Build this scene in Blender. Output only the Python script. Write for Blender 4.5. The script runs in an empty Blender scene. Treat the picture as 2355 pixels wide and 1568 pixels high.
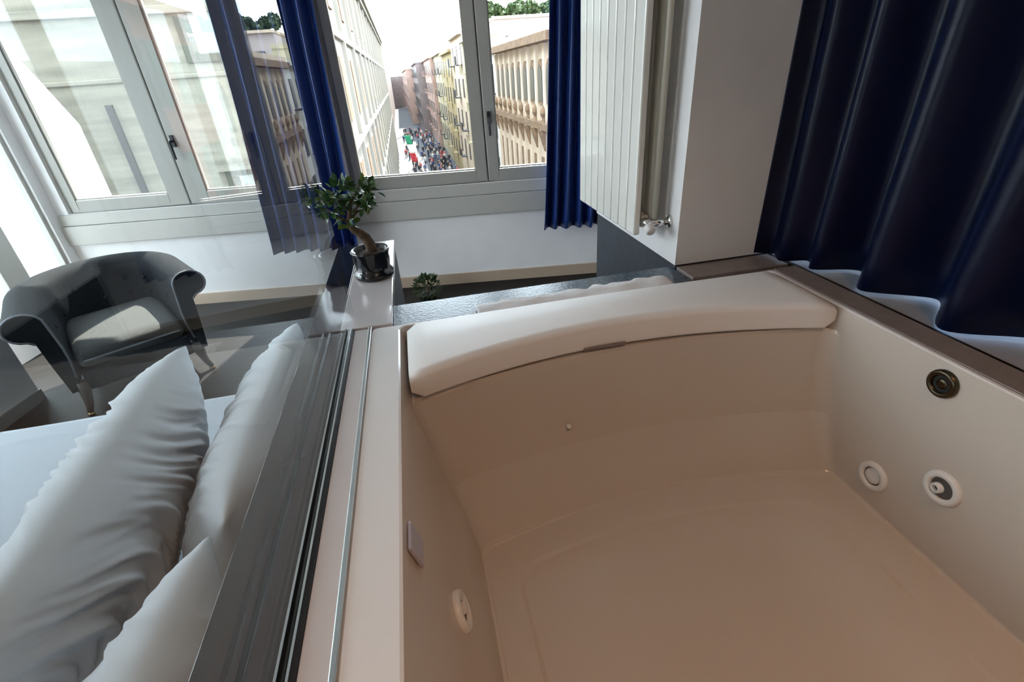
import bpy, bmesh, math, random
from mathutils import Vector, Matrix, noise, Euler

random.seed(7)
scene = bpy.context.scene
col = scene.collection
R9 = math.radians(-9.0)          # the window wall stands 9 degrees off the bath's long axis
CR, SR = math.cos(R9), math.sin(R9)


def W(u, n, z=0.0):
    """room coordinates (along window wall, towards window wall) -> world"""
    return Vector((u * CR - n * SR, u * SR + n * CR, z))


# ------------------------------------------------------------------ camera
cam_data = bpy.data.cameras.new('camera')
cam = bpy.data.objects.new('camera', cam_data)
col.objects.link(cam)
pitch, roll, yaw = (math.radians(a) for a in (29.076, -4.271, 9.6945))
fwd = Vector((math.sin(yaw) * math.cos(pitch), math.cos(yaw) * math.cos(pitch), -math.sin(pitch)))
rgt = Vector((math.cos(yaw), -math.sin(yaw), 0))
dwn = fwd.cross(rgt)
r2 = rgt * math.cos(roll) - dwn * math.sin(roll)
d2 = rgt * math.sin(roll) + dwn * math.cos(roll)
up = -d2
bk = -fwd
cam.matrix_world = Matrix(((r2.x, up.x, bk.x, 0), (r2.y, up.y, bk.y, 0), (r2.z, up.z, bk.z, 1.56), (0, 0, 0, 1)))
cam_data.sensor_width = 36.0
cam_data.lens = 36.0 * 1117.3 / 2355.0
cam_data.clip_start = 0.02
cam_data.clip_end = 2000
scene.camera = cam

# ------------------------------------------------------------------ sky, sun, exposure
world = bpy.data.worlds.new('sky')
scene.world = world
world.use_nodes = True
bg = world.node_tree.nodes['Background']
bg.inputs['Color'].default_value = (0.79, 0.90, 1.0, 1)
bg.inputs['Strength'].default_value = 3.6

sun_d = bpy.data.lights.new('sun', 'SUN')
sun_d.energy = 9.0
sun_d.angle = math.radians(0.6)
sun_d.color = (1.0, 0.94, 0.85)
sun = bpy.data.objects.new('sun', sun_d)
col.objects.link(sun)
sv = W(-0.20, -1.05, 0) + Vector((0, 0, -1.35))
sun.rotation_euler = sv.to_track_quat('-Z', 'Y').to_euler()

vs = scene.view_settings
vs.view_transform = 'Standard'
vs.look = 'None'
vs.exposure = 1.75
vs.gamma = 1.0
vs.use_curve_mapping = False


def portal(loc, direction, sx, sy):
    d = bpy.data.lights.new('daylight_portal', 'AREA')
    d.shape = 'RECTANGLE'
    d.size = sx
    d.size_y = sy
    d.cycles.is_portal = True
    o = bpy.data.objects.new('daylight_portal', d)
    o.location = loc
    o.rotation_euler = Vector(direction).to_track_quat('-Z', 'Z').to_euler()
    col.objects.link(o)


portal(W(-0.04, 4.12, 1.75), W(0, -1), 2.2, 1.9)
portal(W(-2.34, 4.12, 1.75), W(0, -1), 2.0, 1.9)
portal(W(-3.55, 2.07, 1.35), W(1, 0), 3.5, 2.2)
portal((1.5, 0.2, 1.7), (-1, 0, 0), 2.0, 1.5)


# ------------------------------------------------------------------ materials
def mat(name, color, rough=0.6, metal=0.0, var=0.0, scale=8.0, bump=0.0, bscale=60.0, spec=0.5, sheen=0.0,
        coat=0.0, stint=None, emit=None, estr=0.0, stretch=None, trans=None):
    m = bpy.data.materials.new(name)
    m.use_nodes = True
    nt = m.node_tree
    b = nt.nodes['Principled BSDF']
    c = (color[0], color[1], color[2], 1)
    b.inputs['Base Color'].default_value = c
    b.inputs['Roughness'].default_value = rough
    b.inputs['Metallic'].default_value = metal
    b.inputs['Specular IOR Level'].default_value = spec
    b.inputs['Sheen Weight'].default_value = sheen
    b.inputs['Coat Weight'].default_value = coat
    if stint:
        b.inputs['Sheen Tint'].default_value = (*stint, 1)
        b.inputs['Sheen Roughness'].default_value = 0.35
    if emit:
        b.inputs['Emission Color'].default_value = (*emit, 1)
        b.inputs['Emission Strength'].default_value = estr
    if var or bump:
        tc = nt.nodes.new('ShaderNodeTexCoord')
        mp = nt.nodes.new('ShaderNodeMapping')
        nt.links.new(tc.outputs['Object'], mp.inputs['Vector'])
        if stretch:
            mp.inputs['Scale'].default_value = stretch
    if var:
        n = nt.nodes.new('ShaderNodeTexNoise')
        n.inputs['Scale'].default_value = scale
        n.inputs['Detail'].default_value = 5
        nt.links.new(mp.outputs[0], n.inputs['Vector'])
        r = nt.nodes.new('ShaderNodeValToRGB')
        r.color_ramp.elements[0].position = 0.32
        r.color_ramp.elements[1].position = 0.68
        r.color_ramp.elements[0].color = (*[x * (1 - var) for x in color], 1)
        r.color_ramp.elements[1].color = (*[min(1, x * (1 + var)) for x in color], 1)
        nt.links.new(n.outputs['Fac'], r.inputs['Fac'])
        nt.links.new(r.outputs['Color'], b.inputs['Base Color'])
    if bump:
        n2 = nt.nodes.new('ShaderNodeTexNoise')
        n2.inputs['Scale'].default_value = bscale
        n2.inputs['Detail'].default_value = 4
        nt.links.new(mp.outputs[0], n2.inputs['Vector'])
        bp = nt.nodes.new('ShaderNodeBump')
        bp.inputs['Strength'].default_value = bump
        bp.inputs['Distance'].default_value = 0.004
        nt.links.new(n2.outputs['Fac'], bp.inputs['Height'])
        nt.links.new(bp.outputs['Normal'], b.inputs['Normal'])
    return m


def glass_mat(name, tint=(0.96, 0.98, 0.98), ior=1.45, refl=1.0):
    m = bpy.data.materials.new(name)
    m.use_nodes = True
    nt = m.node_tree
    nt.nodes.remove(nt.nodes['Principled BSDF'])
    out = nt.nodes['Material Output']
    mix = nt.nodes.new('ShaderNodeMixShader')
    tr = nt.nodes.new('ShaderNodeBsdfTransparent')
    gl = nt.nodes.new('ShaderNodeBsdfGlossy')
    fr = nt.nodes.new('ShaderNodeFresnel')
    tr.inputs['Color'].default_value = (*tint, 1)
    gl.inputs['Roughness'].default_value = 0.0
    # same reflectance from either side of the sheet: ior outside, 1/ior where the Fresnel node flips it
    ge = nt.nodes.new('ShaderNodeNewGeometry')
    mr = nt.nodes.new('ShaderNodeMapRange')
    mr.inputs['To Min'].default_value = ior
    mr.inputs['To Max'].default_value = 1.0 / ior
    nt.links.new(ge.outputs['Backfacing'], mr.inputs['Value'])
    nt.links.new(mr.outputs['Result'], fr.inputs['IOR'])
    mu = nt.nodes.new('ShaderNodeMath')
    mu.operation = 'MULTIPLY'
    mu.inputs[1].default_value = refl
    nt.links.new(fr.outputs[0], mu.inputs[0])
    nt.links.new(mu.outputs[0], mix.inputs[0])
    nt.links.new(tr.outputs[0], mix.inputs[1])
    nt.links.new(gl.outputs[0], mix.inputs[2])
    nt.links.new(mix.outputs[0], out.inputs['Surface'])
    return m


M = {}
M['wall'] = mat('wall_paint', (0.84, 0.815, 0.81), 0.8, var=0.02, bump=0.05, bscale=200)
M['bathwall'] = mat('bath_wall_paint', (0.55, 0.42, 0.32), 0.8, var=0.02)
M['ceil'] = mat('ceiling_paint', (0.80, 0.77, 0.74), 0.9)
M['floor'] = mat('dark_floor', (0.013, 0.011, 0.010), 0.5, spec=0.2, var=0.3, scale=5, bump=0.05, bscale=40, stretch=(1, 6, 1))
M['frame'] = mat('window_frame_paint', (0.36, 0.345, 0.31), 0.4)
M['trim'] = mat('trim_paint', (0.48, 0.46, 0.42), 0.5)
M['glass'] = glass_mat('window_glass', (0.97, 0.985, 0.98))
M['partglass'] = glass_mat('partition_glass', (0.95, 0.975, 0.975), 1.5, refl=0.62)
M['darkclad'] = mat('dark_grey_cladding', (0.035, 0.042, 0.055), 0.5, var=0.2, scale=20)
M['slab'] = mat('dark_stone_slab', (0.075, 0.11, 0.155), 0.25, var=0.5, scale=120, bump=0.15, bscale=150)
M['darktile'] = mat('dark_gloss_tile', (0.012, 0.015, 0.020), 0.09, spec=0.3)
M['whitetile'] = mat('white_gloss_tile', (0.66, 0.63, 0.64), 0.12, coat=0.3)
M['rim'] = mat('tub_acrylic_lit', (0.86, 0.855, 0.86), 0.16, coat=0.3)  # lit copy of the white tub acrylic, window light put into the colour
M['tub'] = mat('tub_acrylic_dim', (0.61, 0.54, 0.475), 0.22, coat=0.2)  # dim copy of the same white acrylic, warm shade put into the colour
M['pad'] = mat('headrest_foam', (0.92, 0.90, 0.89), 0.5, bump=0.05, bscale=120)
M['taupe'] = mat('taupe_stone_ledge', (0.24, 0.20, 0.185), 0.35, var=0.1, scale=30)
M['black'] = mat('black_seal', (0.008, 0.008, 0.009), 0.5)
M['alu'] = mat('brushed_aluminium', (0.62, 0.64, 0.64), 0.25, metal=1.0)
M['chrome'] = mat('chrome', (0.8, 0.8, 0.78), 0.1, metal=1.0)
M['brass'] = mat('brass', (0.36, 0.26, 0.13), 0.25, metal=1.0)
M['whiteplastic'] = mat('white_plastic', (0.78, 0.76, 0.73), 0.3)
M['greyplastic'] = mat('grey_lilac_plastic', (0.45, 0.43, 0.5), 0.3)
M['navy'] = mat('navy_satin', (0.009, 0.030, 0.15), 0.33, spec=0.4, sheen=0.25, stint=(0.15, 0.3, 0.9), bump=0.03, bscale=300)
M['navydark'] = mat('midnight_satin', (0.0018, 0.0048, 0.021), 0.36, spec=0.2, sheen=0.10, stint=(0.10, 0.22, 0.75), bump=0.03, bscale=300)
M['rad'] = mat('radiator_enamel', (0.86, 0.84, 0.78), 0.18, coat=0.4)
M['radin'] = mat('radiator_pipe_enamel', (0.55, 0.52, 0.43), 0.35)
M['linen'] = mat('white_cotton', (0.66, 0.69, 0.73), 0.9, bump=0.12, bscale=30, sheen=0.1)
M['sheet'] = mat('bed_sheet_cotton', (0.45, 0.48, 0.52), 0.9, bump=0.2, bscale=9)
M['velvet'] = mat('charcoal_velvet', (0.005, 0.006, 0.008), 0.8, spec=0.15, sheen=0.0, var=0.2, scale=60, bump=0.2, bscale=200)
M['velvetlt'] = mat('sunlit_velvet', (0.045, 0.045, 0.044), 0.85, spec=0.3, sheen=0.0, var=0.25, scale=120, bump=0.2, bscale=250)  # lit copy of the velvet: sun patch put into the cushion colour
M['piping'] = mat('silver_piping', (0.16, 0.17, 0.19), 0.5)
M['wood'] = mat('dark_wood', (0.07, 0.055, 0.045), 0.35, var=0.3, scale=12)
M['greywood'] = mat('grey_painted_wood', (0.30, 0.30, 0.29), 0.4)
M['tan'] = mat('tan_wood_skirting', (0.50, 0.38, 0.28), 0.5)
M['bark'] = mat('bonsai_bark', (0.10, 0.065, 0.04), 0.8, var=0.4, scale=60, bump=0.6, bscale=80)
M['pot'] = mat('black_glazed_pot', (0.008, 0.009, 0.012), 0.15, coat=0.5)
M['soil'] = mat('soil', (0.05, 0.035, 0.028), 0.95, bump=0.8, bscale=120)
M['leaf'] = mat('leaf_green', (0.03, 0.105, 0.022), 0.35, var=0.35, scale=20)
M['leaf2'] = mat('leaf_light_green', (0.13, 0.22, 0.045), 0.35, var=0.3, scale=20)
M['leafdark'] = mat('shrub_green', (0.03, 0.055, 0.012), 0.6, var=0.4, scale=30)
M['bluelit_sill'] = mat('blue_lit_sill_stone', (0.36, 0.38, 0.42), 0.3)  # white sill, the blue light on it put into the colour
M['bronze'] = mat('dark_bronze', (0.09, 0.075, 0.05), 0.3, metal=1.0)
M['paper'] = mat('white_towelling', (0.88, 0.88, 0.9), 0.9, bump=0.4, bscale=160)


# ------------------------------------------------------------------ mesh helpers
class MB:
    def __init__(s):
        s.v = []
        s.f = []

    def add(s, vs_, fs):
        o = len(s.v)
        s.v += [tuple(p) for p in vs_]
        s.f += [tuple(i + o for i in f) for f in fs]
        return s

    def box(s, x0, x1, y0, y1, z0, z1):
        p = [(x, y, z) for z in (z0, z1) for y in (y0, y1) for x in (x0, x1)]
        return s.add(p, [(0, 2, 3, 1), (4, 5, 7, 6), (0, 1, 5, 4), (2, 6, 7, 3), (0, 4, 6, 2), (1, 3, 7, 5)])

    def prism(s, poly, a0, a1, axis=2):
        n = len(poly)

        def P(p, a):
            if axis == 2:
                return (p[0], p[1], a)
            if axis == 1:
                return (p[0], a, p[1])
            return (a, p[0], p[1])
        s.add([P(p, a0) for p in poly] + [P(p, a1) for p in poly],
              [tuple(range(n)), tuple(range(2 * n - 1, n - 1, -1))] +
              [(i, (i + 1) % n, n + (i + 1) % n, n + i) for i in range(n)])
        return s

    def tube(s, pts, rad, seg=10, cap=True):
        pts = [Vector(p) for p in pts]
        if not isinstance(rad, (list, tuple)):
            rad = [rad] * len(pts)
        rings = []
        ref = None
        for i, p in enumerate(pts):
            t = (pts[min(i + 1, len(pts) - 1)] - pts[max(i - 1, 0)]).normalized()
            if ref is None:
                ref = Vector((0, 0, 1)) if abs(t.z) < 0.9 else Vector((1, 0, 0))
            a = t.cross(ref).normalized()
            b = t.cross(a).normalized()
            ref = a.cross(t).normalized() if a.cross(t).length > 0 else ref
            rings.append([p + (a * math.cos(2 * math.pi * k / seg) + b * math.sin(2 * math.pi * k / seg)) * rad[i]
                          for k in range(seg)])
        vs_ = [q for r in rings for q in r]
        fs = [(i * seg + k, i * seg + (k + 1) % seg, (i + 1) * seg + (k + 1) % seg, (i + 1) * seg + k)
              for i in range(len(pts) - 1) for k in range(seg)]
        if cap:
            fs += [tuple(range(seg - 1, -1, -1)), tuple(range((len(pts) - 1) * seg, len(pts) * seg))]
        return s.add(vs_, fs)

    def lathe(s, prof, seg=32, center=(0, 0, 0), axis=(0, 0, 1), cap=True):
        ax = Vector(axis).normalized()
        a = ax.orthogonal().normalized()
        b = ax.cross(a)
        c = Vector(center)
        vs_ = []
        for r, hgt in prof:
            for k in range(seg):
                t = 2 * math.pi * k / seg
                vs_.append(c + ax * hgt + (a * math.cos(t) + b * math.sin(t)) * max(r, 1e-5))
        n = len(prof)
        fs = [(i * seg + k, i * seg + (k + 1) % seg, (i + 1) * seg + (k + 1) % seg, (i + 1) * seg + k)
              for i in range(n - 1) for k in range(seg)]
        if cap:
            fs += [tuple(range(seg - 1, -1, -1)), tuple(range((n - 1) * seg, n * seg))]
        return s.add(vs_, fs)

    def grid(s, rows, closed_u=False):
        nr, nc = len(rows), len(rows[0])
        vs_ = [p for r in rows for p in r]
        fs = []
        for i in range(nr - 1):
            for j in range(nc if closed_u else nc - 1):
                j2 = (j + 1) % nc
                fs.append((i * nc + j, i * nc + j2, (i + 1) * nc + j2, (i + 1) * nc + j))
        return s.add(vs_, fs)

    def mesh(s, name, smooth=False, bevel=0.0, segs=2):
        me = bpy.data.meshes.new(name)
        me.from_pydata(s.v, [], s.f)
        bm = bmesh.new()
        bm.from_mesh(me)
        bmesh.ops.remove_doubles(bm, verts=bm.verts, dist=1e-5)
        bmesh.ops.recalc_face_normals(bm, faces=bm.faces)
        if bevel > 0:
            es = [e for e in bm.edges if len(e.link_faces) == 2 and e.calc_face_angle(0) > 0.5]
            bmesh.ops.bevel(bm, geom=es, offset=bevel, segments=segs, affect='EDGES', profile=0.5, clamp_overlap=True)
        bm.to_mesh(me)
        bm.free()
        if smooth:
            for p in me.polygons:
                p.use_smooth = True
        return me

    def build(s, name, m, parent=None, smooth=False, bevel=0.0, segs=2, loc=None, rotz=None):
        me = s.mesh(name, smooth, bevel, segs)
        me.materials.append(M[m] if isinstance(m, str) else m)
        if smooth and bevel == 0.0:
            pass
        o = bpy.data.objects.new(name, me)
        col.objects.link(o)
        if parent is not None:
            o.parent = parent
        if loc is not None:
            o.location = loc
        if rotz is not None:
            o.rotation_euler = (0, 0, rotz)
        return o


def tag(o, label=None, cat=None, group=None, kind=None):
    if label:
        o['label'] = label
    if cat:
        o['category'] = cat
    if group:
        o['group'] = group
    if kind:
        o['kind'] = kind
    return o


def empty(name, loc=(0, 0, 0), rotz=0.0, parent=None):
    o = bpy.data.objects.new(name, None)
    o.empty_display_size = 0.1
    col.objects.link(o)
    o.location = loc
    o.rotation_euler = (0, 0, rotz)
    if parent is not None:
        o.parent = parent
    return o


def link_copy(src, parent=None, name=None):
    c = src.copy()
    if name:
        c.name = name
    col.objects.link(c)
    c.parent = parent
    return c


def copy_tree(src, parent=None):
    c = link_copy(src, parent)
    for ch in src.children:
        copy_tree(ch, c)
    return c


def smooth_angle(o, ang=0.6):
    me = o.data
    for p in me.polygons:
        p.use_smooth = True
    bm = bmesh.new()
    bm.from_mesh(me)
    for e in bm.edges:
        if len(e.link_faces) == 2 and e.calc_face_angle(0) > ang:
            e.smooth = False
    bm.to_mesh(me)
    bm.free()
    return o


# ================================================================== ROOM SHELL
CEIL = 2.76
# floor and ceiling polygons, world
fl = [W(-3.56, 4.1), W(1.75, 4.1), Vector((2.3, 1.85, 0)), Vector((1.35, 1.6, 0)), Vector((1.35, -2.4, 0)), Vector((-4.3, -2.4, 0))]
o = MB().prism([(p.x, p.y) for p in fl], -0.12, 0.0).build('floor', 'floor')
tag(o, 'dark grey-brown smooth floor of the bedroom', 'floor', kind='structure')
o = MB().prism([(p.x, p.y) for p in fl], CEIL, CEIL + 0.12).build('ceiling', 'ceil')
tag(o, 'off-white ceiling above bed and bath', 'ceiling', kind='structure')

# far window wall, in room coordinates (local x along wall, y towards outside)
WN0, WN1 = 3.9, 4.1
ZB, ZT = 0.813, 2.42
win1 = (-3.28, -1.40)
win2 = (-1.10, 1.02)
b = MB()
b.box(-3.56, 2.0, WN0, WN1, 0.0, ZB)
b.box(-3.56, 2.0, WN0, WN1, ZT, CEIL)
for a0, a1 in ((-3.56, win1[0]), (win1[1], win2[0]), (win2[1], 2.0)):
    b.box(a0, a1, WN0, WN1, ZB, ZT)
o = b.build('wall_far', 'wall', rotz=R9)
tag(o, 'pale grey wall below the two street windows', 'wall', kind='structure')

# left wall (perpendicular to the window wall)
LN0, LN1, LZ0, LZ1 = 0.35, 3.80, 0.28, 2.42  # opening widened out of view to bring more daylight into the room
b = MB()
b.box(-3.56, -3.36, -2.0, 3.9, 0, LZ0)
b.box(-3.56, -3.36, -2.0, 3.9, LZ1, CEIL)
b.box(-3.56, -3.36, -2.0, LN0, LZ0, LZ1)
b.box(-3.56, -3.36, LN1, 3.9, LZ0, LZ1)
o = b.build('wall_left', 'wall', rotz=R9)
tag(o, 'white side wall with tall bright window behind the armchair', 'wall', kind='structure')
o = MB().box(-3.36, -2.84, 0.6, 2.56, 0.0, 0.45).build('wall_plinth', 'wall', rotz=R9, bevel=0.005)
tag(o, 'low pale plinth along the side wall left of the armchair', 'plinth', kind='structure')
o = MB().box(-2.84, -2.825, 0.6, 2.56, 0.0, 0.07).build('baseboard_left', 'greywood', rotz=R9)
tag(o, 'grey skirting strip at foot of the low plinth', 'baseboard', kind='structure')

# right wall with bath window opening
RX0, RX1 = 1.30, 1.50
BY0, BY1, BZ0, BZ1 = -0.75, 1.14, 1.03, 2.42
b = MB()
b.box(RX0, RX1, -2.4, 1.845, 0, BZ0)
b.box(RX0, RX1, -2.4, 1.845, BZ1, CEIL)
b.box(RX0, RX1, -2.4, BY0, BZ0, BZ1)
b.box(RX0, RX1, BY1, 1.845, BZ0, BZ1)
o = b.build('wall_right', 'bathwall')
tag(o, 'warm beige wall behind the dark bath curtain', 'wall', kind='structure')
o = MB().box(-4.3, 1.5, -2.4, -2.2, 0, CEIL).build('wall_back', 'bathwall')
tag(o, 'warm beige wall behind the bath', 'wall', kind='structure')

o = MB().box(2.1, 2.25, 1.845, 3.9, 0, CEIL).box(RX0, 2.1, 1.70, 1.845, 0, CEIL).build('wall_alcove', 'wall')
tag(o, 'white alcove wall beyond the radiator pillar', 'wall', kind='structure')

# pillar carrying the radiator, dark clad below bath level
o = MB().box(0.697, RX0, 1.21, 1.845, 1.04, CEIL).build('wall_pillar', 'wall')
tag(o, 'plain white pillar with the radiator on its side', 'pillar', kind='structure')
MB().box(0.700, RX0, 1.213, 1.842, 0.0, 1.04).build('dado_panel', 'darkclad', o)

# bath platform behind / around the tub
o = MB().box(-0.104, 0.70, 1.098, 1.222, 0.0, 1.0).box(0.70, RX0, 1.098, 1.213, 0.0, 1.0).build('platform', 'darkclad')
tag(o, 'dark grey bath platform beyond the headrest', 'platform', kind='structure')
MB().box(-0.104, 0.70, 1.092, 1.236, 1.0, 1.028).build('stone_slab', 'slab', o, bevel=0.002)
MB().box(0.702, 0.993, 1.118, 1.209, 1.0, 1.036).build('corner_slab', 'taupe', o, bevel=0.002)
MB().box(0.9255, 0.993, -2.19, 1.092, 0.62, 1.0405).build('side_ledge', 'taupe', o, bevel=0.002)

# low partition wall between bed and bath with tiled top
o = MB().box(-0.300, -0.160, -2.2, 1.092, 0.0, 1.015).box(-0.300, -0.106, 1.094, 1.805, 0.0, 1.015).build('wall_partition', 'darkclad')
tag(o, 'low dark partition wall between bed and bath', 'partition', kind='structure')
for y0, y1 in ((-2.2, -0.03), (-0.026, 1.066), (1.070, 1.805)):
    MB().box(-0.303, -0.230, y0, y1, 1.015, 1.040).build('dark_tile', 'darktile', o, bevel=0.0012)
MB().box(-0.228, -0.104, 1.099, 1.81, 1.015, 1.042).build('white_tile', 'whitetile', o, bevel=0.003)
for y0, y1 in ((-2.2, 0.02), (0.022, 1.092)):
    MB().box(-0.193, -0.160, y0, y1, 1.015, 1.0395).build('white_tile', 'whitetile', o, bevel=0.0012)

# baseboard far wall and boarding under the windows
o = MB().box(-3.36, 1.62, 3.885, 3.9, 0.0, 0.09).build('baseboard_far', 'tan', rotz=R9)
tag(o, 'tan skirting board below the street windows', 'baseboard', kind='structure')
b = MB().box(-3.36, 1.62, 3.868, 3.9, 0.578, 0.724)
o = b.build('trim_1', 'trim', rotz=R9, bevel=0.004)
tag(o, 'pale horizontal board running under both street windows', 'trim', kind='structure')
o = MB().box(-3.36, 1.62, 3.884, 3.9, 0.727, 0.810).build('trim_2', 'trim', rotz=R9, bevel=0.003)
tag(o, 'narrow upper board between sash and lower board', 'trim', kind='structure')


# ------------------------------------------------------------------ windows
def rect_frame(b_, x0, x1, z0, z1, y0, y1, wl, wr, wb, wt):
    b_.box(x0, x0 + wl, y0, y1, z0, z1)
    b_.box(x1 - wr, x1, y0, y1, z0, z1)
    b_.box(x0 + wl, x1 - wr, y0, y1, z0, z0 + wb)
    b_.box(x0 + wl, x1 - wr, y0, y1, z1 - wt, z1)
    return b_


def street_window(name, label, x0, x1, g, handle_u):
    root = empty(name, (0, 0, 0), R9)
    tag(root, label, 'window', kind='structure')
    rect_frame(MB(), x0, x1, ZB, ZT, 3.93, 4.0, 0.035, 0.035, 0.02, 0.03).build('window_frame', 'frame', root, bevel=0.004)
    l0, l1, r0, r1 = g
    mid = (l1 + r0) / 2
    for (s0, s1, p0, p1) in ((x0 + 0.035, mid - 0.003, l0, l1), (mid + 0.003, x1 - 0.035, r0, r1)):
        s = rect_frame(MB(), s0, s1, ZB + 0.006, ZT - 0.035, 3.905, 3.965, p0 - s0, s1 - p1, 0.09, 0.07).build(
            'sash', 'frame', root, bevel=0.008)
        rect_frame(MB(), p0 - 0.004, p1 + 0.004, ZB + 0.092, ZT - 0.1, 3.918, 3.95, 0.014, 0.014, 0.014, 0.014).build(
            'glazing_bead', 'frame', s, bevel=0.003)
        MB().box(p0 - 0.002, p1 + 0.002, 3.932, 3.938, ZB + 0.09, ZT - 0.1).build('pane', 'glass', s)
    MB().box(mid - 0.03, mid + 0.03, 3.966, 4.0, ZB + 0.02, ZT - 0.03).build('centre_post', 'frame', root)
    h = MB().box(handle_u - 0.012, handle_u + 0.012, 3.893, 3.906, 1.23, 1.31)
    h.tube([(handle_u, 3.895, 1.27), (handle_u, 3.865, 1.27), (handle_u, 3.858, 1.26), (handle_u, 3.856, 1.15)], 0.009, 8)
    h.build('handle', 'black', root, bevel=0.0)
    MB().box(x0 - 0.02, x1 + 0.02, 4.0, 4.16, ZB - 0.05, ZB).build('outer_sill', 'wall', root)
    return root


street_window('window_1', 'white two-sash window left of the blue curtain, beige wall outside', win1[0], win1[1],
              (-3.19, -2.486, -2.195, -1.49), -2.30)
w2 = street_window('window_2', 'white two-sash window in the middle overlooking the long street', win2[0], win2[1],
                   (-1.015, -0.127, 0.044, 0.932), 0.0)

root = empty('window_3', (0, 0, 0), R9)
tag(root, 'tall bright window in side wall behind the armchair', 'window', kind='structure')


def lw(b_, n0, n1, z0, z1, d0=-3.46, d1=-3.38):
    return b_.box(d0, d1, n0, n1, z0, z1)


b = MB()
lw(b, LN0, LN1, LZ0, LZ0 + 0.05)
lw(b, LN0, LN1, LZ1 - 0.05, LZ1)
lw(b, LN0, LN0 + 0.05, LZ0, LZ1)
lw(b, LN1 - 0.03, LN1, LZ0, LZ1)
b.build('window_frame', 'frame', root, bevel=0.004)
for n0, n1 in ((3.25, 3.43), (2.3, 2.42), (1.2, 1.32)):
    lw(MB(), n0, n1, LZ0 + 0.05, LZ1 - 0.05, -3.45, -3.365).build('post', 'frame', root, bevel=0.006)
for n0, n1 in ((3.43, 3.77), (2.42, 3.25), (1.32, 2.3), (0.40, 1.2)):
    MB().box(-3.425, -3.419, n0, n1, LZ0 + 0.05, LZ1 - 0.05).build('pane', 'glass', root)

root = empty('window_4', (0, 0, 0))
tag(root, 'bright window hidden behind the dark bath curtain', 'window', kind='structure')
b = MB()
for y0, y1, z0, z1 in ((BY0, BY1, BZ0, BZ0 + 0.06), (BY0, BY1, BZ1 - 0.06, BZ1), (BY0, BY0 + 0.06, BZ0, BZ1),
                       (BY1 - 0.06, BY1, BZ0, BZ1), (0.16, 0.24, BZ0, BZ1)):
    b.box(1.36, 1.43, y0, y1, z0, z1)
b.build('window_frame', 'frame', root, bevel=0.004)
for y0, y1 in ((BY0 + 0.06, 0.16), (0.24, BY1 - 0.06)):
    MB().box(1.395, 1.401, y0, y1, BZ0 + 0.06, BZ1 - 0.06).build('pane', 'glass', root)
MB().box(1.004, 1.36, -1.6, 1.205, 1.0, 1.036).build('sill', 'bluelit_sill', root, bevel=0.002)
MB().box(0.994, 1.003, -1.6, 1.16, 1.0, 1.0385).build('seal', 'black', root)

# ================================================================== BATHTUB
tub = empty('bathtub', (0.41, 0.1, 0.60))
tag(tub, 'large white whirlpool bathtub with jets in its sides', 'bathtub')


def tub_part(b_, name, m, **k):
    o_ = b_.build(name, m, tub, **k)
    o_.location = (-0.41, -0.1, -0.60)
    return o_


def outline(xl, xr, yf, bulge, yn, nb, rc, n_side=10, n_arc=32, n_c=12):
    """closed plan outline: left side far->near ... going around; far edge bulges away"""
    pts = []
    xc, hw = (xl + xr) / 2, (xr - xl) / 2

    def far(x):
        return yf + bulge * (1 - ((x - xc) / hw) ** 2)
    # far edge left to right
    for i in range(n_arc + 1):
        x = xl + rc + (xr - xl - 2 * rc) * i / n_arc
        pts.append((x, far(x)))
    # corner right far
    yr = far(xr - rc)
    for i in range(1, n_c):
        t = math.pi / 2 * i / n_c
        pts.append((xr - rc + rc * math.sin(t), yr - rc + rc * math.cos(t)))
    for i in range(n_side + 1):
        pts.append((xr, (yr - rc) + (yn + rc - (yr - rc)) * i / n_side))
    for i in range(1, n_c):
        t = math.pi / 2 * i / n_c
        pts.append((xr - rc + rc * math.cos(t), yn + rc - rc * math.sin(t)))
    for i in range(n_arc + 1):
        x = xr - rc - (xr - xl - 2 * rc) * i / n_arc
        pts.append((x, yn - nb * (1 - ((x - xc) / hw) ** 2)))
    for i in range(1, n_c):
        t = math.pi / 2 * i / n_c
        pts.append((xl + rc - rc * math.sin(t), yn + rc - rc * math.cos(t)))
    for i in range(n_side + 1):
        pts.append((xl, (yn + rc) + (yr - rc - (yn + rc)) * i / n_side))
    for i in range(1, n_c):
        t = math.pi / 2 * i / n_c
        pts.append((xl + rc - rc * math.cos(t), yr - rc + rc * math.sin(t)))
    return pts


lv = []


def level(z, xl, xr, yf, bulge, yn, nb, rc):
    lv.append([(p[0], p[1], z) for p in outline(xl, xr, yf, bulge, yn, nb, rc)])


YN = -0.80
level(0.60, -0.153, 0.924, 1.088, 0.0, -0.92, 0, 0.012)
level(1.036, -0.153, 0.924, 1.088, 0.0, -0.92, 0, 0.012)
level(1.040, -0.150, 0.921, 1.086, 0.0, -0.917, 0, 0.012)
level(1.040, -0.090, 0.914, 1.082, 0.0, YN, 0.0, 0.02)
level(1.038, -0.086, 0.910, 1.080, 0.0, YN, 0.0, 0.02)
level(0.985, -0.0722, 0.9073, 1.078, 0.0, YN + 0.002, 0.0, 0.02)
level(0.983, -0.0717, 0.9072, 0.846, 0.070, YN + 0.01, 0.0, 0.03)
level(0.975, -0.0696, 0.9068, 0.840, 0.072, YN + 0.02, 0.0, 0.035)
level(0.900, -0.050, 0.903, 0.822, 0.072, YN + 0.05, 0.0, 0.04)
level(0.780, -0.016, 0.900, 0.795, 0.062, YN + 0.1, 0.0, 0.04)
level(0.775, -0.014, 0.8995, 0.792, 0.062, YN + 0.105, 0.0, 0.04)
level(0.720, 0.002, 0.897, 0.762, 0.060, YN + 0.13, 0.0, 0.035)
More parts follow.
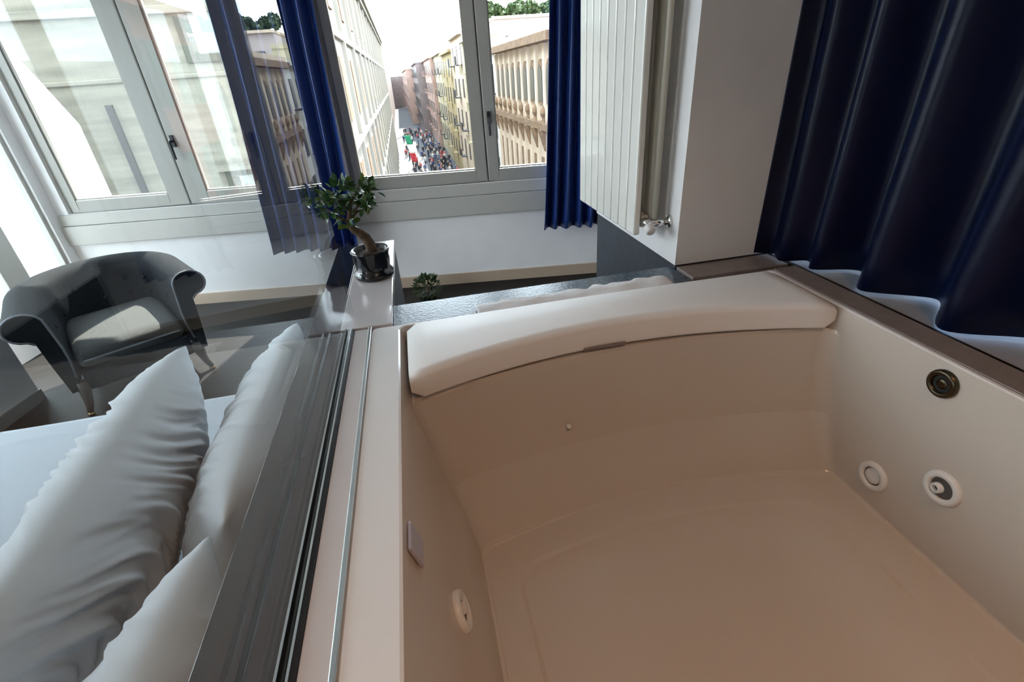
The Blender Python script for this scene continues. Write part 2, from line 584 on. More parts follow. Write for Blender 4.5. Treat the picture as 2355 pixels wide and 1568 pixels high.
level(0.657, 0.018, 0.894, 0.726, 0.062, YN + 0.16, 0.0, 0.03)
level(0.652, 0.0185, 0.8935, 0.7235, 0.062, YN + 0.162, 0.0, 0.03)
level(0.6495, 0.020, 0.892, 0.721, 0.062, YN + 0.165, 0.0, 0.03)
level(0.6488, 0.025, 0.888, 0.716, 0.062, YN + 0.17, 0.0, 0.03)
level(0.6470, 0.028, 0.885, 0.713, 0.062, YN + 0.175, 0.0, 0.03)
level(0.6455, 0.060, 0.855, 0.685, 0.060, YN + 0.21, 0.0, 0.05)
level(0.6450, 0.085, 0.80, 0.655, 0.052, YN + 0.27, 0.0, 0.07)
level(0.6425, 0.093, 0.792, 0.647, 0.052, YN + 0.28, 0.0, 0.07)
b = MB().grid(lv[4:], closed_u=True)
nlast = len(lv[-1])
b.f.append(tuple(len(b.v) - nlast + i for i in range(nlast)))
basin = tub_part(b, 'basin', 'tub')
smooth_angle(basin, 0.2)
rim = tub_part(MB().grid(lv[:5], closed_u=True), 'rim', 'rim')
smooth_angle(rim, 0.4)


def jet(center, axis, r, kind, name='jet'):
    ax = Vector(axis).normalized()
    c = Vector(center)
    ringm = 'bronze' if kind == 'brass' else 'whiteplastic'
    prof = [(r * 1.0, -0.006), (r * 1.03, 0.0), (r * 1.01, 0.005), (r * 0.9, 0.0085), (r * 0.74, 0.0085), (r * 0.66, 0.007), (r * 0.63, 0.0005)]
    j = tub_part(MB().lathe(prof, 40, c, ax, cap=False), name, ringm, smooth=True)
    inner_m = {'brass': 'black', 'flat': 'whiteplastic', 'nozzle': 'greyplastic'}[kind]
    M.setdefault('jetshade', mat('jet_recess_shade', (0.10, 0.09, 0.085), 0.5))  # dark grey stands in for the shade inside the jet
    if kind == 'flat':
        pr = [(0.0, 0.0045), (r * 0.25, 0.005), (r * 0.52, 0.0045), (r * 0.55, 0.002), (r * 0.56, 0.001)]
        MB().lathe([(r * 0.5, 0.0016), (r * 0.64, 0.0016)], 32, c, ax, cap=False).build('groove', 'jetshade', j)
        k = MB().lathe(pr, 32, c, ax, cap=False).build('cover', inner_m, j, smooth=True)
    else:
        k = MB().lathe([(0.0, 0.0016), (r * 0.64, 0.0016)], 32, c, ax, cap=False).build('recess', 'black' if kind == 'brass' else 'jetshade', j)
        if kind == 'brass':
            MB().lathe([(r * 0.38, 0.0016), (r * 0.36, 0.003), (r * 0.2, 0.0045), (0, 0.0045)], 24, c, ax, cap=False).build('grille', 'bronze', j, smooth=True)
        else:
            off = ax.orthogonal().normalized() * 0.0
            n0 = c + Vector((0, 0.006, -0.004)) * (1 if ax.x < 0 else 1)
            MB().lathe([(r * 0.32, -0.004), (r * 0.30, 0.009), (r * 0.2, 0.0105), (r * 0.15, 0.008), (r * 0.14, -0.003)], 24, n0, ax + Vector((0, 0.12, -0.08)), cap=False).build('nozzle', 'whiteplastic', j, smooth=True)
            MB().lathe([(0, 0.004), (r * 0.15, 0.004)], 16, n0, ax + Vector((0, 0.12, -0.08)), cap=False).build('nozzle_hole', 'black', j)
    return j


jet((0.9065, 0.580, 0.998), (-1, 0, 0.03), 0.027, 'brass', 'overflow')
jet((0.8975, 0.627, 0.722), (-1, 0, 0.06), 0.033, 'flat')
jet((0.9005, 0.503, 0.808), (-1, 0, 0.05), 0.034, 'nozzle')
jet((-0.031, 0.469, 0.836), (1, 0, 0.27), 0.031, 'nozzle')
jet((-0.036, -0.15, 0.836), (1, 0, 0.27), 0.031, 'nozzle')
plate = MB().box(-0.022, 0.022, -0.024, 0.024, 0.0, 0.006)
pm = plate.build('control_plate', 'greyplastic', tub, bevel=0.003)
pm.matrix_local = Matrix.Translation((-0.41, -0.1, -0.60)) @ Matrix.Translation((-0.0765, 0.468, 1.005)) @ Matrix.Rotation(math.radians(90 - 15), 4, 'Y')
tub_part(MB().lathe([(0.0062, -0.003), (0.006, 0.002), (0.003, 0.0035), (0, 0.0035)], 16, (0.265, 0.854, 0.830), (0, -1, 0.35), cap=False), 'button', 'whiteplastic', smooth=True)

# headrest pad
pts = []
xl, xr = -0.070, 0.9045
xc, hw = (xl + xr) / 2, (xr - xl) / 2
N_ = 40
rows = []


def hfront(x, k):
    return 0.828 + k + 0.088 * (1 - ((x - xc) / hw) ** 2)


def hback(x):
    return 1.066


for i in range(N_ + 1):
    t = i / N_
    x = xl + (xr - xl) * t
    e = min(1.0, min(t, 1 - t) * hw * 2 / 0.016)
    er = 0.012 * (1 - math.sqrt(max(0, 1 - (1 - e) ** 2)))
    zt = 1.050 + 0.004 * math.sin(math.pi * t) - er
    yb = hback(x) + 0.008
    row = []
    f0 = hfront(x, 0.0)
    zb = 0.988 + er
    row.append((x, yb - er, zb))
    row.append((x, f0 + 0.020 + er, zb))
    for k in range(7):      # lower front edge rounding
        a = math.pi / 2 * k / 6
        row.append((x, f0 + er + 0.008 - 0.008 * math.sin(a), zb + 0.008 - 0.008 * math.cos(a)))
    for k in range(9):      # upper front edge rounding, broad
        a = math.pi / 2 * k / 8
        row.append((x, f0 + er + 0.020 - 0.020 * math.cos(a), zt - 0.015 + 0.015 * math.sin(a)))
    row.append((x, (f0 + yb) / 2, zt + 0.002))
    row.append((x, yb - 0.012 - er, zt))
    row.append((x, yb - er, zt - 0.008))
    rows.append(row)
b = MB().grid(rows, closed_u=True)
nr = len(rows[0])
b.f.append(tuple(range(nr)))
b.f.append(tuple(len(b.v) - 1 - i for i in range(nr)))
hd = b.build('headrest_pad', 'pad')
smooth_angle(hd, 0.9)
tag(hd, 'long curved white headrest pad across the far end of the bath', 'headrest')
MB().box(0.32, 0.42, 0.908, 0.914, 0.992, 0.9975).build('pull_tab', 'taupe', hd)

# rumpled white cloth on slab
rows = []
for i in range(13):
    v = i / 12
    r = []
    for j in range(61):
        u = j / 60
        x = 0.105 + 0.53 * u
        yb = 1.145 + 0.022 * noise.noise(Vector((u * 5, 3.1, 0))) + 0.012 * noise.noise(Vector((u * 17, 9.1, 0))) + 0.012 * u
        y = 1.092 + (yb - 1.092) * v
        zz = 1.034 + 0.006 * abs(noise.noise(Vector((u * 9, v * 3, 1.2)))) + 0.010 * math.sin(math.pi * v) * (0.4 + abs(noise.noise(Vector((u * 6, 2.2, 0)))))
        r.append((x, y, zz))
    rows.append(r)
o = MB().grid(rows).build('bath_cloth', 'paper', smooth=True)
sm = o.modifiers.new('thickness', 'SOLIDIFY')
sm.thickness = 0.004
sm.offset = 0
tag(o, 'rumpled white cloth with wavy edge lying behind the headrest', 'cloth')

# ================================================================== GLASS PARTITION
gp = empty('glass_partition', (-0.207, 0, 1.04))
tag(gp, 'clear glass screen standing on the ledge between bed and bath', 'glass screen')


def gpart(b_, name, m, **k):
    o_ = b_.build(name, m, gp, **k)
    o_.location = (0.207, 0, -1.04)
    return o_


gpart(MB().box(-0.211, -0.203, -2.15, 1.196, 1.030, 2.55), 'glass_pane', 'partglass')
gpart(MB().box(-0.230, -0.212, -2.15, 1.098, 1.024, 1.041), 'channel', 'black')
gpart(MB().box(-0.2025, -0.193, -2.15, 1.098, 1.024, 1.041), 'channel', 'black')
gpart(MB().box(-0.2145, -0.2115, -2.15, 1.098, 1.041, 1.0445), 'channel_edge', 'alu')
gpart(MB().box(-0.2025, -0.1995, -2.15, 1.098, 1.041, 1.0445), 'channel_edge', 'alu')
gpart(MB().box(-0.1605, -0.1525, -2.15, 1.094, 1.03, 1.0435), 'trim_profile', 'alu', bevel=0.0015)

# ================================================================== BONSAI
bon = empty('bonsai', (-0.158, 1.45, 1.042))
tag(bon, 'small bonsai tree in a black pot on the white tiled ledge', 'bonsai')
MB().lathe([(0.0, 0.0), (0.054, 0.0), (0.058, 0.006), (0.058, 0.018), (0.0535, 0.022), (0.050, 0.03), (0.0535, 0.052), (0.052, 0.068), (0.056, 0.078),
            (0.057, 0.084), (0.054, 0.086), (0.048, 0.082), (0.045, 0.072), (0.0, 0.072)], 36, cap=False).build('pot', 'pot', bon, smooth=True)
MB().lathe([(0.0, 0.079), (0.02, 0.078), (0.045, 0.073), (0.046, 0.070)], 24, cap=False).build('soil', 'soil', bon, smooth=True)
tr = MB()
tr.tube([(0.004, 0, 0.07), (0.006, 0, 0.085), (0.004, 0, 0.10), (-0.004, 0.002, 0.118), (-0.018, 0.002, 0.134), (-0.032, 0, 0.146), (-0.040, 0.0, 0.162),
         (-0.036, 0.0, 0.185), (-0.028, 0, 0.21), (-0.022, 0, 0.245)],
        [0.02, 0.0165, 0.0155, 0.015, 0.0135, 0.011, 0.008, 0.0065, 0.005, 0.003], 12)
trunk = tr.build('trunk', 'bark', bon, smooth=True)
branch_ends = []
for (p0, p1, p2) in (((-0.037, 0, 0.165), (-0.065, 0.01, 0.185), (-0.100, 0.012, 0.215)), ((-0.034, 0, 0.19), (0.0, -0.01, 0.215), (0.03, -0.012, 0.245)),
                     ((-0.03, 0, 0.2), (-0.05, -0.015, 0.23), (-0.07, -0.02, 0.265)), ((-0.025, 0, 0.22), (-0.005, 0.012, 0.245), (0.012, 0.02, 0.272)),
                     ((-0.036, 0, 0.18), (-0.01, 0.01, 0.195), (0.02, 0.008, 0.2)), ((-0.038, 0, 0.17), (-0.055, -0.012, 0.18), (-0.07, -0.02, 0.19))):
    MB().tube([p0, p1, p2], [0.004, 0.003, 0.0015], 6).build('branch', 'bark', bon, smooth=True)
lf = []
L_ = 0.5
prof = [(0, 0.0), (0.18, 0.34), (0.42, 0.56), (0.7, 0.48), (0.9, 0.22), (1.0, 0.0)]
lv_, lf_ = [], []
for t, w_ in prof:
    zc = -0.12 * (t - 0.5) ** 2
    lv_.append((t, 0, zc - 0.06 * w_))
    lv_.append((t, w_ * 0.5, zc + 0.08 * w_))
    lv_.append((t, -w_ * 0.5, zc + 0.08 * w_))
for i in range(len(prof) - 1):
    a, c = i * 3, (i + 1) * 3
    lf_ += [(a, c, c + 1, a + 1), (a, a + 2, c + 2, c)]
leaf_meshes = []
for mname in ('leaf', 'leaf', 'leaf2'):
    me = MB().add(lv_, lf_).mesh('leaf', smooth=True)
    me.materials.append(M[mname])
    leaf_meshes.append(me)
clusters = [((-0.045, 0.0, 0.255), 0.034, 44), ((-0.082, 0.005, 0.218), 0.034, 44), ((0.016, -0.005, 0.25), 0.028, 32), ((0.010, 0.0, 0.226), 0.028, 26),
            ((-0.05, -0.005, 0.195), 0.030, 22), ((-0.04, 0.0, 0.165), 0.020, 10), ((0.005, 0.0, 0.196), 0.022, 8), ((-0.02, 0, 0.24), 0.035, 20),
            ((-0.125, 0.0, 0.225), 0.014, 5), ((0.048, 0, 0.25), 0.012, 5)]
rl = random.Random(3)
for c, r, n in clusters:
    for i in range(n):
        d = Vector((rl.gauss(0, 1), rl.gauss(0, 1), rl.gauss(0, 0.8))).normalized()
        p = Vector(c) + d * r * rl.uniform(0.35, 1.0)
        lo = bpy.data.objects.new('leaf', leaf_meshes[rl.choice((0, 0, 0, 1, 2)) if c[2] > 0.19 else rl.choice((0, 2, 2))])
        col.objects.link(lo)
        lo.parent = bon
        q = (d + Vector((0, 0, 0.25)) + Vector((rl.uniform(-.5, .5),) * 3)).to_track_quat('X', 'Z')
        s_ = rl.uniform(0.020, 0.031)
        lo.matrix_local = Matrix.LocRotScale(p, q @ Euler((rl.uniform(-1, 1), 0, 0)).to_quaternion(), Vector((s_, s_, s_)))

# ------------------------------------------------------------------ floor plant
fp = empty('potted_shrub', W(-0.60, 3.62, 0.0))
tag(fp, 'small round green shrub in a low pot on the floor by the wall', 'plant')
MB().lathe([(0.0, 0.0), (0.06, 0.0), (0.075, 0.05), (0.07, 0.055), (0.0, 0.05)], 24, cap=False).build('pot', 'pot', fp, smooth=True)
b = MB()
rl = random.Random(5)
for i in range(420):
    d = Vector((rl.gauss(0, 1), rl.gauss(0, 1), rl.gauss(0, 1))).normalized()
    p = Vector((0, 0, 0.10)) + Vector((d.x * 0.10, d.y * 0.10, d.z * 0.085)) * rl.uniform(0.75, 1.0)
    q = (d + Vector((rl.uniform(-.6, .6), rl.uniform(-.6, .6), rl.uniform(-.2, .8)))).to_track_quat('X', 'Z')
    s_ = rl.uniform(0.025, 0.045)
    mt = Matrix.LocRotScale(p, q, Vector((s_, s_, s_)))
    b.add([mt @ Vector(v) for v in ((0, 0, 0), (0.5, 0.25, 0.05), (1, 0, 0), (0.5, -0.25, 0.05))], [(0, 1, 2, 3)])
tag(b.build('foliage', 'leafdark', fp), kind='stuff')
MB().tube([(0, 0, 0.03), (0, 0, 0.12)], [0.012, 0.008], 8).build('stem', 'bark', fp)


# ================================================================== CURTAINS
def spline(pts, n):
    out = []
    P = [Vector(p) for p in pts]
    for i in range(len(P) - 1):
        p0, p1, p2, p3 = P[max(i - 1, 0)], P[i], P[i + 1], P[min(i + 2, len(P) - 1)]
        for k in range(n):
            t = k / n
            out.append(0.5 * ((2 * p1) + (p2 - p0) * t + (2 * p0 - 5 * p1 + 4 * p2 - p3) * t * t + (3 * p1 - p0 - 3 * p2 + p3) * t ** 3))
    out.append(P[-1])
    return out


def curtain(name, label, m, bottom, top, zb, zt, thick=0.004, wob=0.006, hemw=0.004, nz=26, group=None, seed=0.0):
    pb, pt = spline(bottom, 10), spline(top, 10)
    rows = []
    for i in range(nz + 1):
        t = i / nz
        r = []
        for j, (a, c) in enumerate(zip(pb, pt)):
            p = a.lerp(c, t ** 0.8)
            w_ = wob * noise.noise(Vector((j * 0.08 + seed, t * 3.0, seed)))
            z_ = (zb + hemw * noise.noise(Vector((j * 0.12, seed + 5, 0)))) * (1 - t) + zt * t
            r.append((p.x + w_, p.y + w_ * 0.6, z_))
        rows.append(r)
    o_ = MB().grid(rows).build(name, m, smooth=True)
    s = o_.modifiers.new('cloth_thickness', 'SOLIDIFY')
    s.thickness = thick
    s.offset = 0
    return tag(o_, label, 'curtain', group)


def foldline(u0, u1, n0, amp, folds, seed):
    rr = random.Random(seed)
    out = []
    for i in range(folds * 2 + 1):
        t = i / (folds * 2)
        u = u0 + (u1 - u0) * t + rr.uniform(-0.012, 0.012) * (0 < i < folds * 2)
        n = n0 + (amp if i % 2 else -amp) * rr.uniform(0.7, 1.15)
        p = W(u, n)
        out.append((p.x, p.y, 0))
    return out


curtain('curtain', 'royal blue curtain hanging between the two street windows', 'navy',
        foldline(-1.74, -1.09, 3.73, 0.042, 7, 1), foldline(-1.66, -1.02, 3.76, 0.035, 7, 2), 0.435, 2.60, seed=1.0)
curtain('curtain', 'royal blue curtain right of the middle window beside the radiator', 'navy',
        foldline(0.36, 0.90, 3.75, 0.045, 6, 3), foldline(0.475, 0.88, 3.77, 0.035, 6, 4), 0.455, 2.60, seed=4.0)
bot = [(0.945, 1.2075), (0.985, 1.18), (0.975, 1.13), (1.03, 1.09), (1.004, 1.04), (1.10, 0.985), (1.004, 0.887), (1.115, 0.795), (1.004, 0.684), (1.125, 0.575),
       (1.01, 0.455), (1.12, 0.34), (1.012, 0.235), (1.12, 0.12), (1.012, 0.01), (1.12, -0.12), (1.02, -0.25), (1.11, -0.38), (1.02, -0.52), (1.10, -0.68)]
top = [(0.962, 1.2075), (1.005, 1.18), (0.985, 1.12), (1.05, 1.075), (1.008, 1.02), (1.09, 0.945), (1.015, 0.845), (1.10, 0.75), (1.015, 0.64), (1.10, 0.54),
       (1.015, 0.43), (1.10, 0.32), (1.015, 0.21), (1.10, 0.10), (1.015, 0.0), (1.10, -0.12), (1.02, -0.25), (1.10, -0.38), (1.02, -0.52), (1.10, -0.68)]
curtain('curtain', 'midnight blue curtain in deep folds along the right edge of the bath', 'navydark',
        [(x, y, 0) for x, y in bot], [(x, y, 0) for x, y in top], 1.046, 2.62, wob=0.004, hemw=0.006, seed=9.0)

# ================================================================== RADIATOR
rad = empty('radiator', (0.62, 1.52, 1.115))
tag(rad, 'tall cream panel radiator of flat vertical bars on the pillar', 'radiator')


def rpart(b_, name, m, parent=rad, **k):
    o_ = b_.build(name, m, parent, **k)
    if parent is rad:
        o_.location = (-0.62, -1.52, -1.115)
    return o_


RY0, RY1, nb_ = 1.282, 1.765, 8
bw = (RY1 - RY0) / nb_
bar_me = MB().box(-0.010, 0.010, -bw / 2 + 0.0025, bw / 2 - 0.0025, 0.0, 1.50).mesh('bar', bevel=0.005)
bar_me.materials.append(M['rad'])
rear_me = MB().box(-0.008, 0.008, -bw / 2 + 0.010, bw / 2 - 0.010, 0.02, 1.48).mesh('rear_tube', bevel=0.006)
rear_me.materials.append(M['radin'])
for i in range(nb_):
    for me, nm, xx in ((bar_me, 'bar', 0.608), (rear_me, 'rear_tube', 0.655)):
        q = bpy.data.objects.new(nm, me)
        col.objects.link(q)
        q.parent = rad
        q.location = (xx - 0.62, RY0 + bw * (i + 0.5) - 1.52, 1.118 - 1.115)
for zz in (1.155, 2.56):
    rpart(MB().box(0.622, 0.645, RY0 + 0.008, RY1 - 0.008, zz - 0.018, zz + 0.018), 'header', 'radin', bevel=0.006)
rpart(MB().box(0.664, 0.6965, 1.36, 1.39, 1.40, 1.44).box(0.664, 0.6965, 1.66, 1.69, 1.40, 1.44), 'wall_bracket', 'radin')
v = rpart(MB().tube([(0.632, 1.290, 1.155), (0.632, 1.262, 1.155)], 0.011, 12).tube([(0.632, 1.262, 1.155), (0.6955, 1.262, 1.155)], 0.009, 12), 'valve', 'chrome', smooth=True)
rpart(MB().lathe([(0, 0), (0.014, 0), (0.015, 0.004), (0.014, 0.02), (0.011, 0.024), (0, 0.024)], 20, (0.632, 1.262, 1.147), (0, -0.6, -0.35), cap=False), 'valve_cap', 'whiteplastic', smooth=True)
rpart(MB().lathe([(0.0, 0.0), (0.019, 0.0), (0.017, 0.006), (0.0, 0.007)], 20, (0.6955, 1.262, 1.155), (-1, 0, 0), cap=False), 'pipe_rose', 'chrome', smooth=True)
rpart(MB().tube([(0.655, 1.274, 1.165), (0.655, 1.274, 2.5)], 0.008, 10), 'feed_pipe', 'radin', smooth=True)

# ================================================================== BED AND PILLOWS
bed = empty('bed', (-1.3, 0.8, 0.0))
tag(bed, 'double bed with smooth white sheet, headed against the partition', 'bed')


def bpart(b_, name, m, **k):
    o_ = b_.build(name, m, bed, **k)
    o_.location = (1.3, -0.8, 0)
    return o_


bpart(MB().box(-2.42, -0.32, -0.16, 1.745, 0.10, 0.30), 'bed_base', 'darkclad', bevel=0.01)
for lx, ly in ((-2.36, -0.1), (-2.36, 1.69), (-0.4, -0.1), (-0.4, 1.69)):
    bpart(MB().box(lx - 0.03, lx + 0.03, ly - 0.03, ly + 0.03, 0.0, 0.10), 'bed_leg', 'wood')
rows = []
bx0, bx1, by0, by1, bz0, bz1 = -2.40, -0.315, -0.15, 1.735, 0.30, 0.56
# sheet-covered mattress with soft rounded edges
prof = [(0.0, bz0), (0.0, bz1 - 0.05), (0.006, bz1 - 0.025), (0.02, bz1 - 0.008), (0.045, bz1)]
for ins, zz in prof:
    ring = []
    n_s = 40
    x0, x1, y0, y1 = bx0 + ins, bx1 - ins * 0.3, by0 + ins, by1 - ins
    for i in range(n_s):
        ring.append((x0 + (x1 - x0) * i / n_s, y0, zz))
    for i in range(n_s):
        ring.append((x1, y0 + (y1 - y0) * i / n_s, zz))
    for i in range(n_s):
        ring.append((x1 - (x1 - x0) * i / n_s, y1, zz))
    for i in range(n_s):
        ring.append((x0, y1 - (y1 - y0) * i / n_s, zz))
    rows.append([(p[0], p[1] + 0.004 * noise.noise(Vector((p[0] * 4, p[1] * 4, zz * 9))), p[2] + 0.003 * noise.noise(Vector((p[0] * 3, p[1] * 3, 7)))) for p in ring])
b = MB().grid(rows, closed_u=True)
b.f.append(tuple(len(b.v) - 160 + i for i in range(160)))
bpart(b, 'mattress', 'sheet', smooth=False)
sr = []
for i in range(41):
    r = []
    for j in range(41):
        x = bx0 + 0.045 + (bx1 - bx0 - 0.06) * j / 40
        y = by0 + 0.05 + (by1 - by0 - 0.1) * i / 40
        r.append((x, y, bz1 + 0.003 + 0.0035 * noise.noise(Vector((x * 2.2 + y * 1.3, y * 3.4, 3))) * (min(i, 40 - i) > 0)))
    sr.append(r)
bpart(MB().grid(sr), 'sheet', 'sheet', smooth=True)
bpart(MB().box(-2.5, -1.62, 1.765, 1.80, 0.46, 0.49).box(-1.64, -1.60, 1.76, 1.805, 0.0, 0.495), 'side_rail', 'greywood', bevel=0.004)


def pillow(name, label, L, Wd, T, mt, seed, wr=0.006, sag=0.0):
    nu, nv = 130, 84
    top_, bot_ = [], []
    for i in range(nu + 1):
        rt, rb = [], []
        u = -1 + 2 * i / nu
        for j in range(nv + 1):
            v_ = -1 + 2 * j / nv
            x = L * u * (0.925 + 0.075 * abs(v_) ** 2.2)
            y = Wd * v_ * (0.93 + 0.07 * abs(u) ** 2.2) * (1 - 0.16 * abs(u) ** 7)
            hgt = T * (max(0, 1 - abs(u) ** 3.0)) ** 0.55 * (max(0, 1 - abs(v_) ** 2.4)) ** 0.55
            edge = max(0.0, 1 - max(abs(u), abs(v_)) ** 4)
            # creases: long ripples running across the pillow, curling towards one side
            a1 = u * 9.0 + 2.2 * v_ * v_ - 1.2 * v_ + 1.8 * noise.noise(Vector((u * 1.3, v_ * 1.2, seed)))
            rip = math.exp(-(4.2 * noise.noise(Vector((a1 * 0.66, v_ * 0.8, seed + 3)))) ** 2)
            rip2 = math.exp(-(4.2 * noise.noise(Vector((a1 * 1.5, v_ * 1.3 + 4, seed + 8)))) ** 2)
            amp = wr * edge * (0.45 + 0.55 * max(0, noise.noise(Vector((u * 1.6, v_ * 1.6, seed + 20))) + 0.5))
            dz = amp * (rip * 0.75 + rip2 * 0.55)
            rt.append((x, y + sag * (1 - u * u), hgt + dz))
            rb.append((x, y + sag * (1 - u * u), -hgt * 0.95 - dz))
        top_.append(rt)
        bot_.append(rb)
    b_ = MB().grid(top_).grid(bot_)
    o_ = b_.build(name, 'linen', smooth=True)
    o_.matrix_world = mt
    return tag(o_, label, 'pillow')


def frame(center, xdir, nrm):
    """pillow local X along xdir, local Z (fat face) along nrm"""
    x = Vector(xdir).normalized()
    z_ = Vector(nrm)
    z_ = (z_ - x * z_.dot(x)).normalized()
    y = z_.cross(x)
    m = Matrix((x, y, z_)).transposed().to_4x4()
    m.translation = Vector(center)
    return m


pillow('pillow', 'far white pillow leaning upright against the glass partition', 0.38, 0.235, 0.088,
       frame((-0.464, 0.985, 0.785), (-0.03, 1, -0.02), (-0.91, 0.0, 0.41)), 2.0, 0.017)
pillow('pillow', 'large creased white pillow in front, lying over the other two', 0.43, 0.235, 0.098,
       frame((-0.700, 0.835, 0.800), (-0.05, 1, 0.0), (-0.93, 0.0, 0.36)), 11.0, 0.026)
pillow('pillow', 'nearest white pillow leaning against the dark ledge at the bottom', 0.36, 0.235, 0.092,
       frame((-0.464, 0.232, 0.792), (0.0, 1, 0.02), (-0.91, 0.0, 0.41)), 23.0, 0.017)

# ================================================================== ARMCHAIR
ch = empty('armchair', W(-2.40, 2.83, 0.0), R9 + math.atan2(0.66, 0.75))
tag(ch, 'charcoal velvet tub armchair with scrolled arms by the window corner', 'armchair')
# local: +x to chair's viewer-right, front at -y


def horseshoe(off, n=44):
    """path from left front to right front around the back; off = outward offset; returns (point, outward normal, t)"""
    out = []
    hw_, fy, by = 0.275, -0.36, 0.06
    segs = []
    for i in range(11):
        segs.append((Vector((-hw_ - 0.02 * (1 - i / 10), fy + (by - fy) * i / 10, 0)), Vector((-1, 0, 0))))
    for i in range(1, n - 21):
        a = math.pi - math.pi * i / (n - 21)
        segs.append((Vector((hw_ * math.cos(a), by + 0.27 * math.sin(a), 0)), Vector((math.cos(a), math.sin(a), 0)).normalized()))
    for i in range(11):
        segs.append((Vector((hw_ + 0.02 * (i / 10), by + (fy - by) * i / 10, 0)), Vector((1, 0, 0))))
    m = len(segs)
    for k, (p, nn) in enumerate(segs):
        out.append((p + nn * off, nn, k / (m - 1)))
    return out


path = horseshoe(0.0)


def top_h(t):
    return 0.565 + 0.02 * math.sin(math.pi * t) ** 1.5


def sweep(prof_fn, closed=True):
    rows_ = []
    for p, nn, t in path:
        rows_.append([tuple(p + nn * a + Vector((0, 0, zz))) for a, zz in prof_fn(t)])
    return rows_


def shell_prof(t):
    h_ = top_h(t)
    out = [(0.0, 0.24), (-0.012, 0.34), (-0.012, 0.42), (0.0, h_)]
    for k in range(1, 15):       # scroll roll
        a = math.pi - 1.45 * math.pi * k / 14
        out.append((0.085 + 0.085 * math.cos(a), h_ + 0.01 + 0.075 * math.sin(a)))
    out += [(0.075, h_ - 0.085), (0.066, 0.34), (0.05, 0.16), (0.0, 0.16)]
    return out


rows = sweep(shell_prof)
b = MB().grid(rows, closed_u=True)
npf = len(rows[0])
b.f.append(tuple(range(npf)))
b.f.append(tuple(len(b.v) - 1 - i for i in range(npf)))
shell = b.build('back_and_arms', 'velvet', ch)
smooth_angle(shell, 1.0)
# front facings with piping
for idx in (0, -1):
    p, nn, t = path[idx]
    fr = [tuple(p + nn * a + Vector((0, -0.012, zz))) for a, zz in shell_prof(t)]
    bk_ = [tuple(p + nn * a + Vector((0, 0.004, zz))) for a, zz in shell_prof(t)]
    nn_ = len(fr)
    bb = MB().add(fr + bk_, [tuple(range(nn_))] + [(i, (i + 1) % nn_, nn_ + (i + 1) % nn_, nn_ + i) for i in range(nn_)])
    fc = bb.build('arm_front', 'velvet', ch)
    MB().tube([Vector(q) + Vector((0, -0.003, 0)) for q in fr[:-3]], 0.0055, 8).build('piping', 'piping', fc, smooth=True)
# inner back buttons
for ang in (150, 120, 90, 60, 30):
    a = math.radians(ang)
    p = Vector((0.275 * math.cos(a), 0.06 + 0.27 * math.sin(a), 0))
    nn = Vector((math.cos(a), math.sin(a), 0))
    for hz in (0.43, 0.53):
        MB().lathe([(0.014, 0), (0.012, 0.006), (0.0, 0.008)], 12, p - nn * 0.012 + Vector((0, 0, hz)), -nn, cap=False).build('button', 'velvet', ch, smooth=True)
for x in (-1, 1):
    MB().lathe([(0.014, 0), (0.012, 0.006), (0.0, 0.008)], 12, (x * 0.279, -0.14, 0.47), (-x, 0, 0), cap=False).build('button', 'velvet', ch, smooth=True)


def cushion(x0, x1, y0, y1, z0, z1, rr_, puff, name, m, nxy=14):
    b_ = MB().box(x0, x1, y0, y1, z0, z1)
    me = b_.mesh(name)
    bm = bmesh.new()
    bm.from_mesh(me)
    bmesh.ops.subdivide_edges(bm, edges=bm.edges, cuts=nxy, use_grid_fill=True)
    cx_, cy_, cz_ = (x0 + x1) / 2, (y0 + y1) / 2, (z0 + z1) / 2
    hx, hy, hz = (x1 - x0) / 2, (y1 - y0) / 2, (z1 - z0) / 2
    for v_ in bm.verts:
        a, c, d = (v_.co.x - cx_) / hx, (v_.co.y - cy_) / hy, (v_.co.z - cz_) / hz
        px = max(abs(v_.co.x - cx_) - (hx - rr_), 0)
        py = max(abs(v_.co.y - cy_) - (hy - rr_), 0)
        pz = max(abs(v_.co.z - cz_) - (hz - rr_), 0)
        ln = math.sqrt(px * px + py * py + pz * pz)
        if ln > rr_ and ln > 0:
            k = rr_ / ln
            v_.co.x = cx_ + math.copysign(min(abs(v_.co.x - cx_), hx - rr_) + px * k, a)
            v_.co.y = cy_ + math.copysign(min(abs(v_.co.y - cy_), hy - rr_) + py * k, c)
            v_.co.z = cz_ + math.copysign(min(abs(v_.co.z - cz_), hz - rr_) + pz * k, d)
        if d > 0:
            v_.co.z += puff * (1 - a * a) * (1 - c * c) * d
    bm.to_mesh(me)
    bm.free()
    for p in me.polygons:
        p.use_smooth = True
    me.materials.append(M[m])
    o_ = bpy.data.objects.new(name, me)
    col.objects.link(o_)
    return o_


